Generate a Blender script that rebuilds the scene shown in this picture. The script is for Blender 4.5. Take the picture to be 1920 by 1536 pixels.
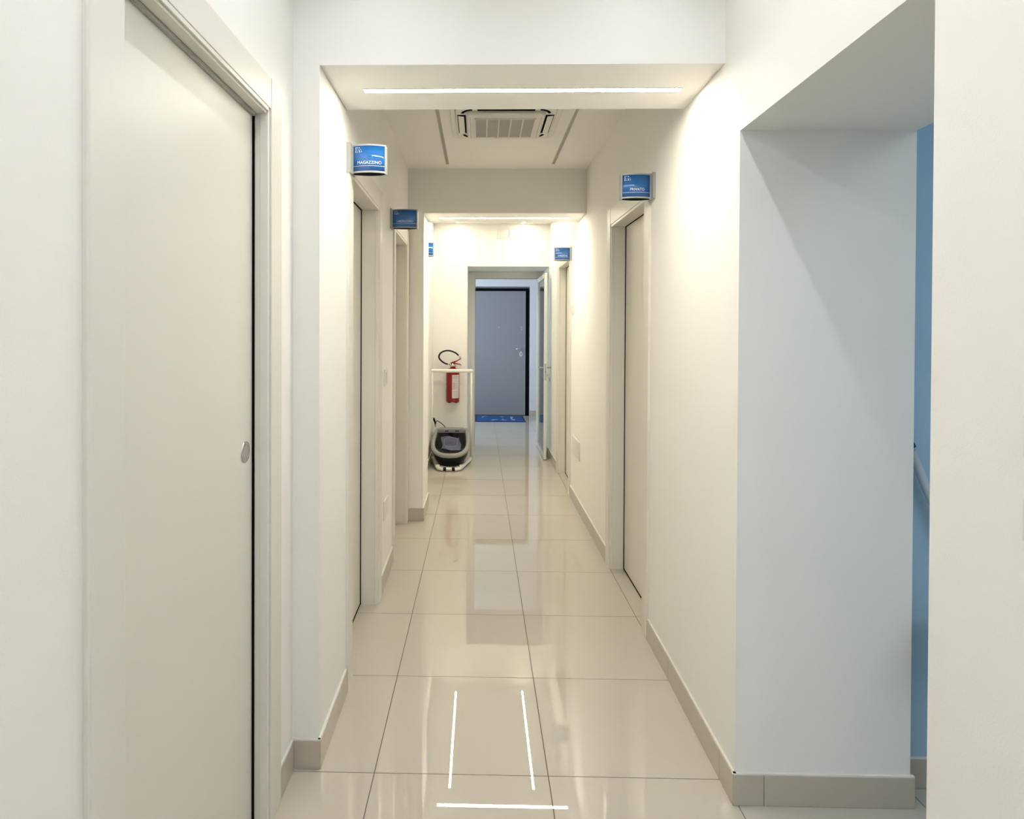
import bpy, bmesh, math, random
from mathutils import Vector, Matrix
random.seed(4)
for o in list(bpy.data.objects): bpy.data.objects.remove(o, do_unlink=True)
S = bpy.context.scene
C = S.collection

# ------------------------------------------------------------------ camera
HC = 1.5357                      # eye height
FPX, PX, PY = 1162.47, 875.37, 628.08
YAW, ROLL, PITCH = -0.020809, 0.0041325, -0.0092028
def camera():
    cy, sy = math.cos(YAW), math.sin(YAW)
    r = Vector((cy, -sy, 0)); f = Vector((sy, cy, 0)); u = Vector((0, 0, 1))
    cp, sp = math.cos(PITCH), math.sin(PITCH)
    f, u = cp*f + sp*u, -sp*f + cp*u
    cr, sr = math.cos(ROLL), math.sin(ROLL)
    r, u = cr*r + sr*u, -sr*r + cr*u
    cam = bpy.data.cameras.new('camera'); o = bpy.data.objects.new('camera', cam); C.objects.link(o)
    b = -f
    o.matrix_world = Matrix(((r.x, u.x, b.x, 0), (r.y, u.y, b.y, 0), (r.z, u.z, b.z, HC), (0, 0, 0, 1)))
    cam.sensor_fit = 'HORIZONTAL'; cam.sensor_width = 36
    cam.lens = FPX/1920*36
    cam.shift_x = (960-PX)/1920; cam.shift_y = -(768-PY)/1920
    cam.clip_start = 0.02; cam.clip_end = 100
    S.camera = o
camera()

# ------------------------------------------------------------------ world, exposure, daylight
W = bpy.data.worlds.new('world'); S.world = W; W.use_nodes = True
bgn = W.node_tree.nodes['Background']
bgn.inputs[0].default_value = (0.55, 0.68, 1.0, 1); bgn.inputs[1].default_value = 0.4
S.view_settings.view_transform = 'Standard'; S.view_settings.look = 'None'
S.view_settings.gamma = 1; S.view_settings.use_curve_mapping = False
S.view_settings.exposure = 1.78
LAMP_NEAR = ((0.905, 0.955, 1.01), 16.5)     # strip colour and strength: section by the camera
LAMP_BEAM1 = ((1.0, 0.94, 0.79), 34.0)
LAMP_BEAM2 = ((1.0, 0.93, 0.755), 46.0)
LAMP_FAR = ((1.0, 0.93, 0.755), 29.0)
FILL_BACK = ((0.905, 0.955, 1.01), 26.0)     # unseen strips added behind the viewer as ambient fill
FILL_BLUE = ((0.82, 0.93, 1.0), 1.35)  # unseen panel added to brighten the side room and cool the opening
def area(name, loc, rot, sx, sy, col, power):
    l = bpy.data.lights.new(name, 'AREA'); l.shape = 'RECTANGLE'; l.size = sx; l.size_y = sy
    l.color = col; l.energy = power
    o = bpy.data.objects.new(name, l); C.objects.link(o); o.location = loc; o.rotation_euler = rot
    return o
# daylight falling through the entrance window (left wall of the entrance lobby)
area('daylight', (-1.75, 9.6, 1.6), (0, -math.pi/2, 0), 1.25, 1.05, (0.88, 0.86, 1.0), 22.0)

# ------------------------------------------------------------------ materials
MATS = {}
def mat(name, col, rough=0.5, metal=0.0, bump=0.0, bscale=200.0, var=0.0, vscale=3.0, spec=0.5, coat=0.0, objvar=0.0):
    m = bpy.data.materials.new(name); m.use_nodes = True
    nt = m.node_tree; b = nt.nodes['Principled BSDF']
    b.inputs['Base Color'].default_value = (*col, 1); b.inputs['Roughness'].default_value = rough
    b.inputs['Metallic'].default_value = metal; b.inputs['Specular IOR Level'].default_value = spec
    b.inputs['Coat Weight'].default_value = coat; b.inputs['Coat Roughness'].default_value = 0.03
    tc = nt.nodes.new('ShaderNodeTexCoord')
    last = None
    if var > 0:
        n = nt.nodes.new('ShaderNodeTexNoise'); n.inputs['Scale'].default_value = vscale; n.inputs['Detail'].default_value = 5
        nt.links.new(tc.outputs['Object'], n.inputs['Vector'])
        r = nt.nodes.new('ShaderNodeMapRange'); r.inputs['To Min'].default_value = 1-var; r.inputs['To Max'].default_value = 1+var
        nt.links.new(n.outputs['Fac'], r.inputs['Value'])
        last = r.outputs['Result']
    if objvar > 0:
        oi = nt.nodes.new('ShaderNodeObjectInfo')
        r = nt.nodes.new('ShaderNodeMapRange'); r.inputs['To Min'].default_value = 1-objvar; r.inputs['To Max'].default_value = 1+objvar
        nt.links.new(oi.outputs['Random'], r.inputs['Value'])
        if last is None: last = r.outputs['Result']
        else:
            mm = nt.nodes.new('ShaderNodeMath'); mm.operation = 'MULTIPLY'
            nt.links.new(last, mm.inputs[0]); nt.links.new(r.outputs['Result'], mm.inputs[1]); last = mm.outputs[0]
    if last is not None:
        vm = nt.nodes.new('ShaderNodeVectorMath'); vm.operation = 'SCALE'
        vm.inputs[0].default_value = col
        nt.links.new(last, vm.inputs['Scale']); nt.links.new(vm.outputs[0], b.inputs['Base Color'])
    if bump > 0:
        n = nt.nodes.new('ShaderNodeTexNoise'); n.inputs['Scale'].default_value = bscale; n.inputs['Detail'].default_value = 3
        nt.links.new(tc.outputs['Object'], n.inputs['Vector'])
        bp = nt.nodes.new('ShaderNodeBump'); bp.inputs['Strength'].default_value = bump; bp.inputs['Distance'].default_value = 0.002
        nt.links.new(n.outputs['Fac'], bp.inputs['Height']); nt.links.new(bp.outputs['Normal'], b.inputs['Normal'])
    MATS[name] = m
    return m
def emis(name, col, strength):
    m = bpy.data.materials.new(name); m.use_nodes = True; nt = m.node_tree
    nt.nodes.remove(nt.nodes['Principled BSDF'])
    e = nt.nodes.new('ShaderNodeEmission'); e.inputs[0].default_value = (*col, 1); e.inputs[1].default_value = strength
    nt.links.new(e.outputs[0], nt.nodes['Material Output'].inputs[0]); MATS[name] = m
    return m
def clear(name, col, rough=0.02, refl=0.04):
    """thin clear sheet: tinted see-through with a fresnel reflection"""
    m = bpy.data.materials.new(name); m.use_nodes = True; nt = m.node_tree
    nt.nodes.remove(nt.nodes['Principled BSDF'])
    t = nt.nodes.new('ShaderNodeBsdfTransparent'); t.inputs[0].default_value = (*col, 1)
    g = nt.nodes.new('ShaderNodeBsdfGlossy'); g.inputs['Roughness'].default_value = rough
    lw = nt.nodes.new('ShaderNodeLayerWeight'); lw.inputs[0].default_value = 0.5
    pw = nt.nodes.new('ShaderNodeMath'); pw.operation = 'POWER'; pw.inputs[1].default_value = 5
    fr = nt.nodes.new('ShaderNodeMath'); fr.operation = 'MULTIPLY_ADD'; fr.inputs[1].default_value = 0.9; fr.inputs[2].default_value = refl
    nt.links.new(lw.outputs['Facing'], pw.inputs[0]); nt.links.new(pw.outputs[0], fr.inputs[0])
    mx = nt.nodes.new('ShaderNodeMixShader')
    nt.links.new(fr.outputs[0], mx.inputs[0]); nt.links.new(t.outputs[0], mx.inputs[1]); nt.links.new(g.outputs[0], mx.inputs[2])
    nt.links.new(mx.outputs[0], nt.nodes['Material Output'].inputs[0]); MATS[name] = m
    return m
mat('wall', (0.90, 0.884, 0.845), 0.75, bump=0.12, bscale=260, var=0.008, vscale=2, spec=0.25)
mat('ceiling', (0.90, 0.884, 0.845), 0.8, bump=0.08, bscale=260, spec=0.25)
mat('wall_blue', (0.39, 0.56, 0.70), 0.75, bump=0.12, bscale=260, var=0.01, spec=0.25)
mat('wall_lobby', (0.74, 0.75, 0.78), 0.75, bump=0.1, bscale=260, spec=0.25)
mat('lacquer', (0.775, 0.745, 0.675), 0.42, var=0.006, vscale=2, spec=0.4)
mat('tile', (0.56, 0.515, 0.445), 0.001, var=0.02, vscale=5, spec=0.85, objvar=0.012)
mat('skirting', (0.53, 0.475, 0.40), 0.3, var=0.03, vscale=8, objvar=0.02)
mat('grout', (0.16, 0.14, 0.115), 0.8, bump=0.2)
mat('alu', (0.72, 0.72, 0.71), 0.35, metal=0.85, var=0.01)
mat('alu_white', (0.74, 0.73, 0.68), 0.4, var=0.006)
mat('chrome', (0.62, 0.61, 0.59), 0.22, metal=1.0, var=0.01)
mat('sign_blue', (0.012, 0.12, 0.40), 0.02, coat=0.6, var=0.02)
mat('print_white', (0.72, 0.82, 0.92), 0.4, var=0.01)
mat('plastic_white', (0.80, 0.78, 0.73), 0.35, var=0.006)
mat('rim_grey', (0.30, 0.30, 0.28), 0.35, var=0.02)
mat('sign_alu', (0.37, 0.38, 0.375), 0.45, metal=0.15, var=0.02)
mat('grille_slat', (0.60, 0.58, 0.53), 0.5, var=0.02)
mat('grille_dark', (0.16, 0.15, 0.135), 0.7, var=0.02)
mat('plastic_grey', (0.43, 0.43, 0.42), 0.35, var=0.02)
mat('black', (0.004, 0.004, 0.005), 0.35, var=0.05, spec=0.25)
mat('black_matt', (0.003, 0.003, 0.004), 0.8, var=0.05, spec=0.08)
mat('red', (0.27, 0.003, 0.005), 0.25, var=0.03, coat=0.3)
mat('strip_off', (0.36, 0.345, 0.315), 0.5, var=0.02)
mat('white_paint', (0.80, 0.78, 0.72), 0.3, var=0.006)
mat('door_grey', (0.28, 0.28, 0.295), 0.5, bump=0.25, bscale=380, var=0.03, vscale=300)
mat('mat_blue', (0.012, 0.075, 0.25), 0.95, bump=0.6, bscale=600, var=0.15, vscale=400)
mat('mat_edge', (0.004, 0.010, 0.045), 0.8, var=0.1)
mat('mat_print', (0.36, 0.42, 0.55), 0.95, var=0.1)
mat('brush', (0.50, 0.475, 0.43), 0.9, bump=1.0, bscale=420, var=0.25, vscale=160)
mat('film', (0.15, 0.16, 0.235), 0.28, bump=0.8, bscale=40, var=0.35, vscale=24)
mat('film_line', (0.50, 0.52, 0.63), 0.3, var=0.1)
mat('label_white', (0.66, 0.62, 0.58), 0.5, var=0.12, vscale=60)
mat('label_pink', (0.62, 0.40, 0.38), 0.5, var=0.12, vscale=60)
mat('pole_grey', (0.50, 0.56, 0.60), 0.4, var=0.02)
mat('cap_blue', (0.005, 0.06, 0.33), 0.4, var=0.02)
mat('brass', (0.42, 0.35, 0.22), 0.3, metal=1.0, var=0.02)
emis('lamp_near', *LAMP_NEAR); emis('fill_back', *FILL_BACK); emis('lamp_beam1', *LAMP_BEAM1); emis('lamp_beam2', *LAMP_BEAM2)
emis('lamp_far', *LAMP_FAR); emis('fill_blue', *FILL_BLUE)
clear('glass', (0.80, 0.88, 0.88)); clear('smoked', (0.86, 0.86, 0.89), 0.06, 0.012)

# ------------------------------------------------------------------ mesh helpers
def ident(x, y, z): return (x, y, z)
class MB:
    def __init__(s, fn=None): s.v = []; s.f = []; s.sm = []; s.fn = fn or ident
    def add(s, vs, fs, smooth=False):
        b = len(s.v); s.v += [s.fn(*q) for q in vs]; s.f += [tuple(b+i for i in q) for q in fs]; s.sm += [smooth]*len(fs)
        return s
    def box(s, x0, x1, y0, y1, z0, z1):
        return s.add([(x0,y0,z0),(x1,y0,z0),(x1,y1,z0),(x0,y1,z0),(x0,y0,z1),(x1,y0,z1),(x1,y1,z1),(x0,y1,z1)],
                     [(0,3,2,1),(4,5,6,7),(0,1,5,4),(1,2,6,5),(2,3,7,6),(3,0,4,7)])
    def prism(s, pts, z0, z1):
        n = len(pts)
        return s.add([(x,y,z0) for x,y in pts]+[(x,y,z1) for x,y in pts],
                     [tuple(range(n))[::-1], tuple(range(n,2*n))]+[(i,(i+1)%n,n+(i+1)%n,n+i) for i in range(n)])
    def tube(s, path, r, seg=10, closed=False, cap=True):
        P = [Vector(q) for q in path]; n = len(P); rings = []
        rr = r if isinstance(r, (list, tuple)) else [r]*n
        t0 = None; nrm = None
        for i in range(n):
            a = P[(i-1) % n] if (closed or i > 0) else P[i]; b = P[(i+1) % n] if (closed or i < n-1) else P[i]
            t = (b-a).normalized()
            if nrm is None:
                nrm = t.orthogonal().normalized()
            else:
                nrm = (nrm - t*nrm.dot(t)).normalized()
            bn = t.cross(nrm)
            rings.append([tuple(P[i]+nrm*math.cos(2*math.pi*k/seg)*rr[i]+bn*math.sin(2*math.pi*k/seg)*rr[i]) for k in range(seg)])
        return s.loft(rings, closed, cap, True)
    def loft(s, rings, closed=False, cap=True, smooth=True):
        m = len(rings[0]); n = len(rings); vs = [q for r in rings for q in r]; fs = []
        for i in range(n if closed else n-1):
            for k in range(m):
                a = i*m+k; b = i*m+(k+1) % m; c = ((i+1) % n)*m+(k+1) % m; d = ((i+1) % n)*m+k
                fs.append((a, b, c, d))
        s.add(vs, fs, smooth)
        if cap and not closed:
            b0 = len(s.v)-len(vs)
            s.f.append(tuple(b0+k for k in range(m))[::-1]); s.sm.append(False)
            s.f.append(tuple(b0+(n-1)*m+k for k in range(m))); s.sm.append(False)
        return s
    def lathe(s, prof, cx, cy, seg=32):
        rings = [[(cx+r*math.cos(2*math.pi*k/seg), cy+r*math.sin(2*math.pi*k/seg), z) for k in range(seg)] for r, z in prof]
        return s.loft(rings, False, True, True)
    def build(s, name, m, parent=None, bev=0.0, kind=None, label=None, cat=None, group=None):
        loc = Vector(parent.get('_o', (0, 0, 0))) if parent is not None else Vector((0, 0, 0))
        me = bpy.data.meshes.new(name)
        me.from_pydata([tuple(Vector(q)-loc) for q in s.v], [], s.f)
        bm = bmesh.new(); bm.from_mesh(me)
        for f, k in zip(bm.faces, s.sm): f.smooth = k
        bmesh.ops.recalc_face_normals(bm, faces=bm.faces[:])
        if bev > 0:
            ed = [e for e in bm.edges if len(e.link_faces) == 2 and e.calc_face_angle(0) > 0.6]
            bmesh.ops.bevel(bm, geom=ed, offset=bev, segments=2, affect='EDGES', profile=0.5)
        bm.to_mesh(me); bm.free()
        me.materials.append(MATS[m])
        o = bpy.data.objects.new(name, me); C.objects.link(o)
        if parent is not None: o.parent = parent; o['_o'] = tuple(loc)
        tag(o, label, cat, group, kind)
        return o
def tag(o, label=None, cat=None, group=None, kind=None):
    for k, v in (('label', label), ('category', cat), ('group', group), ('kind', kind)):
        if v: o[k] = v
    return o
def thing(name, label, cat, loc, group=None, kind=None):
    o = bpy.data.objects.new(name, None); C.objects.link(o); o.location = loc; o['_o'] = tuple(loc)
    o.empty_display_size = 0.05
    return tag(o, label, cat, group, kind)
def arc(cx, cz, r, a0, a1, n): return [(cx+r*math.cos(a0+(a1-a0)*i/n), cz+r*math.sin(a0+(a1-a0)*i/n)) for i in range(n+1)]
def rrect(x0, x1, y0, y1, r, n=5):
    p = []
    for cx, cy, a in ((x1-r,y1-r,0),(x0+r,y1-r,math.pi/2),(x0+r,y0+r,math.pi),(x1-r,y0+r,1.5*math.pi)):
        p += arc(cx, cy, r, a, a+math.pi/2, n)
    return p
def spline(pts, sub=6):
    P = [Vector(q) for q in pts]; out = []
    for i in range(len(P)-1):
        a = P[max(i-1, 0)]; b = P[i]; c = P[i+1]; d = P[min(i+2, len(P)-1)]
        for k in range(sub):
            t = k/sub
            out.append(0.5*((2*b)+(c-a)*t+(2*a-5*b+4*c-d)*t*t+(3*b-a-3*c+d)*t**3))
    out.append(P[-1]); return [tuple(q) for q in out]

# wall frames: (n = depth into the wall, y, z) -> world; n < 0 stands out into the corridor
def F1(n, y, z): return (-0.650 - n, y, z)
def F2(n, y, z): return (-0.557 - 0.0075*(y-2.1) - n, y, z)
def FR(n, y, z): return (0.833 + min(0.0115*(y-2.015), 0.010) + n, y, z)
Y1 = 2.143          # front of first beam / step in the left wall
YB = -2.6           # wall behind the camera
CEIL, CEIL3 = 2.81, 2.81
YE = 7.50           # end wall of the corridor (thick wall, glass door set deep in it)
DZ = 2.20           # door opening height

# ------------------------------------------------------------------ floor: grout bed + single tiles
fl = MB().box(-2.1, 3.4, YB-0.2, 11.4, -0.06, -0.003).build('floor', 'grout', kind='structure',
     label='polished beige porcelain tile floor of the corridor', cat='floor')
G = 0.0034
tm = MB().box(-0.3+G/2, 0.3-G/2, -0.3+G/2, 0.3-G/2, -0.012, 0.0)
tile_mesh = None
for j in range(-8, 16):
    for i in range(-3, 6):
        x = -0.358 + 0.6*i + 0.3; y = 2.1229 + 0.6*j + 0.3
        if y > 8.6 and (x < -2.0 or x > 1.7): continue
        if y < 8.3 and x < -1.0: continue
        if y > 2.4 and x > 1.2 and y < 8.3: continue
        if tile_mesh is None:
            o = tm.build('tile', 'tile'); tile_mesh = o.data
        else:
            o = bpy.data.objects.new('tile', tile_mesh); C.objects.link(o)
        o.parent = fl; o.location = (x, y, 0)

# ------------------------------------------------------------------ walls, beams, ceilings
def walls_with_openings(m, y0, y1, ops, top, th=0.30, back=0.16):
    """straight wall in its frame, ops = [(ya, yb, ztop)]; openings are backed inside the wall"""
    y = y0
    for a, b, zt in ops:
        m.box(0, th, y, a, 0, top); m.box(0, th, a, b, zt, top); m.box(back, th, a, b, 0, zt); y = b
    m.box(0, th, y, y1, 0, top)
    return m
ST = dict(kind='structure')
walls_with_openings(MB(F1), YB, Y1, [(1.103, 1.888, 2.207)], CEIL+0.05, th=0.35).build('wall_left', 'wall', cat='wall',
    label='white left wall with the nearest sliding door', **ST)
walls_with_openings(MB(F2), Y1, 4.947, [(2.69, 3.432, DZ), (4.13, 4.856, DZ)], CEIL+0.05, th=0.40).build('wall_left', 'wall', cat='wall',
    label='white left wall between the two ceiling beams', **ST)
MB().box(-0.98, -0.450, 4.947, 5.40, 0, CEIL3+0.05).build('wall_left', 'wall', cat='wall', label='shallow white pier under the farther ceiling beam on the left', **ST)
MB().box(-0.98, -0.562, 5.40, YE, 0, CEIL3+0.05).build('wall_left', 'wall', cat='wall', label='white left wall of the far bay behind the shoe cover machine', **ST)
m = MB(FR)
OPN, OPF, OPZ = 1.147, 2.015, 2.177
m.box(0, 0.56, YB, OPN, 0, CEIL+0.05); m.box(0, 0.56, OPN, OPF, OPZ, CEIL+0.05)
walls_with_openings(m, OPF, YE, [(3.18, 3.985, DZ), (5.83, 6.63, DZ)], CEIL3+0.05, th=0.56)
m.build('wall_right', 'wall', cat='wall', label='long white right wall of the corridor with a wide opening', **ST)
m = MB(); m.box(-0.98, -0.152, YE, 8.27, 0, CEIL3+0.05).box(0.835, 1.5, YE, 8.27, 0, CEIL3+0.05).box(-0.152, 0.835, YE, 8.27, 2.296, CEIL3+0.05)
m.build('wall_back', 'wall', cat='wall', label='white end wall around the glass door, extinguisher hanging on it', **ST)
MB().box(-1.05, 1.45, YB-0.2, YB, 0, CEIL+0.05).build('wall_front', 'wall', cat='wall', label='white wall closing the corridor behind the viewer', **ST)
MB().box(-0.5575, 0.90, Y1, 2.578, 2.447, CEIL+0.05).build('ceiling_beam', 'ceiling', cat='beam', label='nearer white beam across the corridor with a long lit strip', **ST)
MB().box(-0.4505, 0.90, 4.9472, 5.36, 2.461, CEIL3+0.05).build('ceiling_beam', 'ceiling', cat='beam', label='farther white beam across the corridor with a lit strip', **ST)
MB().box(-1.05, 1.45, YB-0.1, 5.0, CEIL, CEIL+0.1).build('ceiling', 'ceiling', cat='ceiling', label='white corridor ceiling around the air conditioner', **ST)
MB().box(-1.05, 1.45, 5.0, 8.2, CEIL3, CEIL3+0.1).build('ceiling', 'ceiling', cat='ceiling', label='white ceiling of the far bay before the glass door', **ST)
# side room with blue walls
MB().box(1.392, 3.4, 2.105, 2.35, 0, 2.75).build('wall_back', 'wall_blue', cat='wall', label='light blue wall seen through the opening on the right', **ST)
MB().box(3.2, 3.4, YB, 2.105, 0, 2.75).build('wall_right', 'wall_blue', cat='wall', label='far blue wall inside the right side room', **ST)
MB().box(1.3, 3.4, YB-0.2, -0.9, 0, 2.75).build('wall_front', 'wall_blue', cat='wall', label='blue wall of the side room on the viewer side', **ST)
MB().box(1.385, 3.4, YB, 2.3, 2.70, 2.8).build('ceiling', 'ceiling', cat='ceiling', label='ceiling of the blue side room', **ST)
# entrance lobby behind the glass door
YD = 10.985
m = MB(); m.box(-1.8, -0.20, YD, 11.35, 0, 2.75).box(0.884, 1.75, YD, 11.35, 0, 2.75).box(-0.20, 0.884, YD, 11.35, 2.293, 2.75).box(-0.20, 0.884, 11.13, 11.35, 0, 2.293)
m.build('wall_back', 'wall_lobby', cat='wall', label='lobby wall around the grey entrance door', **ST)
MB().box(1.45, 1.75, 8.0, YD+0.1, 0, 2.75).build('wall_right', 'wall_lobby', cat='wall', label='right wall of the entrance lobby', **ST)
m = MB(); m.box(-1.8, -1.55, 8.2, 9.05, 0, 2.75).box(-1.8, -1.55, 10.15, 11.0, 0, 2.75).box(-1.8, -1.55, 9.05, 10.15, 0, 0.95).box(-1.8, -1.55, 9.05, 10.15, 2.25, 2.75)
m.build('wall_left', 'wall_lobby', cat='wall', label='left lobby wall holding the daylight window', **ST)
MB().box(-1.8, -0.9, 8.0, 8.27, 0, 2.95).build('wall_front', 'wall_lobby', cat='wall', label='lobby wall left of the glass door', **ST)
MB().box(-1.8, 1.75, 8.2, 11.35, 2.70, 2.8).build('ceiling', 'ceiling', cat='ceiling', label='ceiling of the entrance lobby', **ST)
w = thing('window_1', 'daylight window in the left wall of the entrance lobby', 'window', (-1.6, 9.6, 0.95), kind='structure')
m = MB(); m.box(-1.66, -1.60, 9.05, 9.10, 0.95, 2.25).box(-1.66, -1.60, 10.10, 10.15, 0.95, 2.25).box(-1.66, -1.60, 9.05, 10.15, 0.95, 1.0).box(-1.66, -1.60, 9.05, 10.15, 2.20, 2.25)
m.build('window_frame', 'alu_white', w)
MB().box(-1.635, -1.629, 9.10, 10.10, 1.0, 2.20).build('pane', 'glass', w)

# ------------------------------------------------------------------ baseboards: cut skirting tiles
ROW = [2.1229 + 0.6*k for k in range(-9, 17)]
def skirting(name, label, fn, runs, h=0.10, th=0.010):
    root = thing(name, label, 'baseboard', fn(0, runs[0][0], 0), kind='structure')
    for a, b in runs:
        cuts = [a]+[r for r in ROW if a+0.01 < r < b-0.01]+[b]
        for p, q in zip(cuts[:-1], cuts[1:]):
            MB(fn).box(-th, 0.002, p+0.0008, q-0.0008, 0.0005, h).build('skirting_tile', 'skirting', root, bev=0.0012)
            MB(fn).box(-th*0.75, 0.002, p, q, h, h+0.004).build('joint_bead', 'white_paint', root)
    return root
skirting('baseboard_left', 'beige skirting beside the nearest sliding door on the left', F1, [(YB, 1.0), (1.99, Y1-0.01)])
skirting('baseboard_left', 'beige skirting along the left wall between the beams', F2, [(Y1-0.010, 2.585), (3.535, 4.055)])
FS = lambda n, y, z: (y, Y1+n, z)
skirting('baseboard_left', 'beige skirting piece on the step of the left wall', FS, [(-0.650, -0.547)])
FP = lambda n, y, z: (y, 4.947+n, z)
FPs = lambda n, y, z: (-0.450-n, y, z)
skirting('baseboard_left', 'beige skirting on the face of the far left pier', FP, [(-0.577, -0.440)])
skirting('baseboard_left', 'beige skirting along the side of the far left pier', FPs, [(4.937, 5.41)])
FL3 = lambda n, y, z: (-0.562-n, y, z)
skirting('baseboard_left', 'beige skirting behind the shoe cover machine', FL3, [(5.41, YE-0.01)])
skirting('baseboard_right', 'beige skirting along the long right wall', FR, [(YB, OPN), (OPF-0.010, 3.075), (4.09, 5.725), (6.735, YE)])
FO = lambda n, y, z: (y, OPF+n, z)
skirting('baseboard_right', 'greyish skirting on the face of the right opening', FO, [(0.822, 1.403)])
FOs = lambda n, y, z: (1.393-n, y, z)
FOe = lambda n, y, z: (1.393-n*-1, y, z)
MBr = thing('baseboard_right', 'short skirting return beside the blue wall', 'baseboard', (1.393, 2.05, 0), kind='structure')
MB().box(1.391, 1.403, 2.006, 2.105, 0.0005, 0.10).build('skirting_tile', 'skirting', MBr)
FBl = lambda n, y, z: (y, 2.105+n, z)
skirting('baseboard_back', 'skirting at the foot of the blue wall', FBl, [(1.404, 3.2)])
FE = lambda n, y, z: (y, YE+n, z)
skirting('baseboard_back', 'skirting at the foot of the end wall under the extinguisher', FE, [(-0.552, -0.142)])
FEr = lambda n, y, z: (0.835+n, y, z)
skirting('baseboard_right', 'skirting in the deep reveal behind the open glass door', FEr, [(YE, 8.18)])
FEl = lambda n, y, z: (-0.152-n, y, z)
skirting('baseboard_left', 'skirting in the left reveal of the glass door', FEl, [(YE, 8.18)])
FD = lambda n, y, z: (y, YD+n, z)
skirting('baseboard_back', 'skirting beside the grey entrance door', FD, [(0.884, 1.5)])

# ------------------------------------------------------------------ doors in the corridor
def casing_set(root, fn, a, b, zt, wn, wf, wt, proud=0.012, depth=0.10):
    """flat architrave boards with an inner bead, plus the jamb lining"""
    z1 = zt+wt; bd = 0.016
    MB(fn).box(-proud, 0.003, a-wn, a-bd*0.4, 0, z1).build('casing', 'lacquer', root, bev=0.0015)
    MB(fn).box(-proud, 0.003, b+bd*0.4, b+wf, 0, z1).build('casing', 'lacquer', root, bev=0.0015)
    MB(fn).box(-proud+0.002, 0.003, a-bd*0.4, b+bd*0.4, zt+bd*0.4, z1-0.001).build('head_casing', 'lacquer', root, bev=0.0015)
    # beads (slightly recessed rounded strip at the mouth of the opening)
    MB(fn).box(-proud+0.005, 0.012, a-bd*0.4, a+bd*0.6, 0, zt-bd*0.6).build('bead', 'lacquer', root, bev=0.002)
    MB(fn).box(-proud+0.005, 0.012, b-bd*0.6, b+bd*0.4, 0, zt-bd*0.6).build('bead', 'lacquer', root, bev=0.002)
    MB(fn).box(-proud+0.005, 0.012, a-bd*0.4, b+bd*0.4, zt-bd*0.6, zt+bd*0.4).build('bead', 'lacquer', root, bev=0.002)
    # jamb lining
    t = 0.006
    MB(fn).box(0.012, depth, a, a+t, 0, zt).build('jamb', 'lacquer', root)
    MB(fn).box(0.012, depth, b-t, b, 0, zt).build('jamb', 'lacquer', root)
    MB(fn).box(0.012, depth, a+t, b-t, zt-t, zt).build('head_jamb', 'lacquer', root)
def inset_door(k, fn, a, b, label, leafn, wn=0.10, wf=0.10, wt=0.11):
    root = thing('door_%d' % k, label, 'door', fn(0, (a+b)/2, 0), kind='structure')
    casing_set(root, fn, a, b, DZ, wn, wf, wt, depth=leafn+0.012)
    MB(fn).box(leafn, leafn+0.042, a+0.0095, b-0.0095, 0.008, DZ-0.0095).build('leaf', 'lacquer', root, bev=0.001)
    g = 0.0048
    MB(fn).box(leafn-g, leafn+0.001, b-0.0095, b-0.0055, 0.002, DZ-0.006).build('door_seal', 'black_matt', root)
    MB(fn).box(leafn-g, leafn+0.001, a+0.0055, a+0.0095, 0.002, DZ-0.006).build('door_seal', 'black_matt', root)
    MB(fn).box(leafn-g, leafn+0.001, a+0.0095, b-0.0095, DZ-0.0095, DZ-0.0055).build('door_seal', 'black_matt', root)
    MB(fn).box(leafn-0.002, leafn+0.02, a+0.007, b-0.007, 0.0005, 0.007).build('door_sweep', 'black_matt', root)
    return root
inset_door(2, F2, 2.69, 3.432, 'cream door set deep in the left wall under the MAGAZZINO sign', 0.093)
inset_door(3, F2, 4.13, 4.856, 'cream door in the left wall under the LABORATORIO sign', 0.093, wn=0.075, wf=0.085)
inset_door(4, FR, 3.18, 3.985, 'cream door set deep in the right wall under the PRIVATO sign', 0.087)
inset_door(5, FR, 5.83, 6.63, 'narrow-looking cream door in the far right wall near the glass door', 0.078)
# nearest door: pocket sliding door with flush pull
d1 = thing('door_1', 'nearest cream sliding door on the left with a round flush pull', 'door', (-0.65, 1.49, 0), kind='structure')
A, B = 1.105, 1.872
Z1 = 2.30
MB(F1).box(-0.012, 0.003, 1.000, A, 0, Z1).build('casing', 'lacquer', d1, bev=0.004)
MB(F1).box(-0.012, 0.003, B+0.016, 1.986, 0, Z1).build('casing', 'lacquer', d1, bev=0.002)
MB(F1).box(-0.010, 0.003, A, B+0.016, 2.206, Z1-0.001).build('head_casing', 'lacquer', d1, bev=0.002)
MB(F1).box(-0.006, 0.020, B, B+0.015, 0, 2.204).build('bead', 'lacquer', d1, bev=0.002)
MB(F1).box(-0.008, -0.001, A, B, 2.194, 2.206).build('bead', 'lacquer', d1, bev=0.001)
MB(F1).box(-0.001, 0.030, A, B, 2.187, 2.204).build('head_jamb', 'lacquer', d1, bev=0.002)
MB(F1).box(0.020, 0.052, B+0.002, B+0.015, 0, 2.195).build('jamb', 'lacquer', d1)
MB(F1).box(0.031, 0.0395, A, B-0.004, 2.178, 2.20).build('brush_seal', 'brush', d1, label='grey brush seal above the sliding door')
lf = MB(F1).box(0.041, 0.081, A-0.03, 1.866, 0.006, 2.215).build('leaf', 'lacquer', d1)
MB(F1).box(0.0352, 0.0412, 1.868, 1.8745, 0.004, 2.186).build('door_seal', 'black_matt', d1)
MB(F1).box(0.083, 0.093, 1.85, B+0.012, 0.0, 2.21).build('door_seal', 'black_matt', d1)
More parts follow.
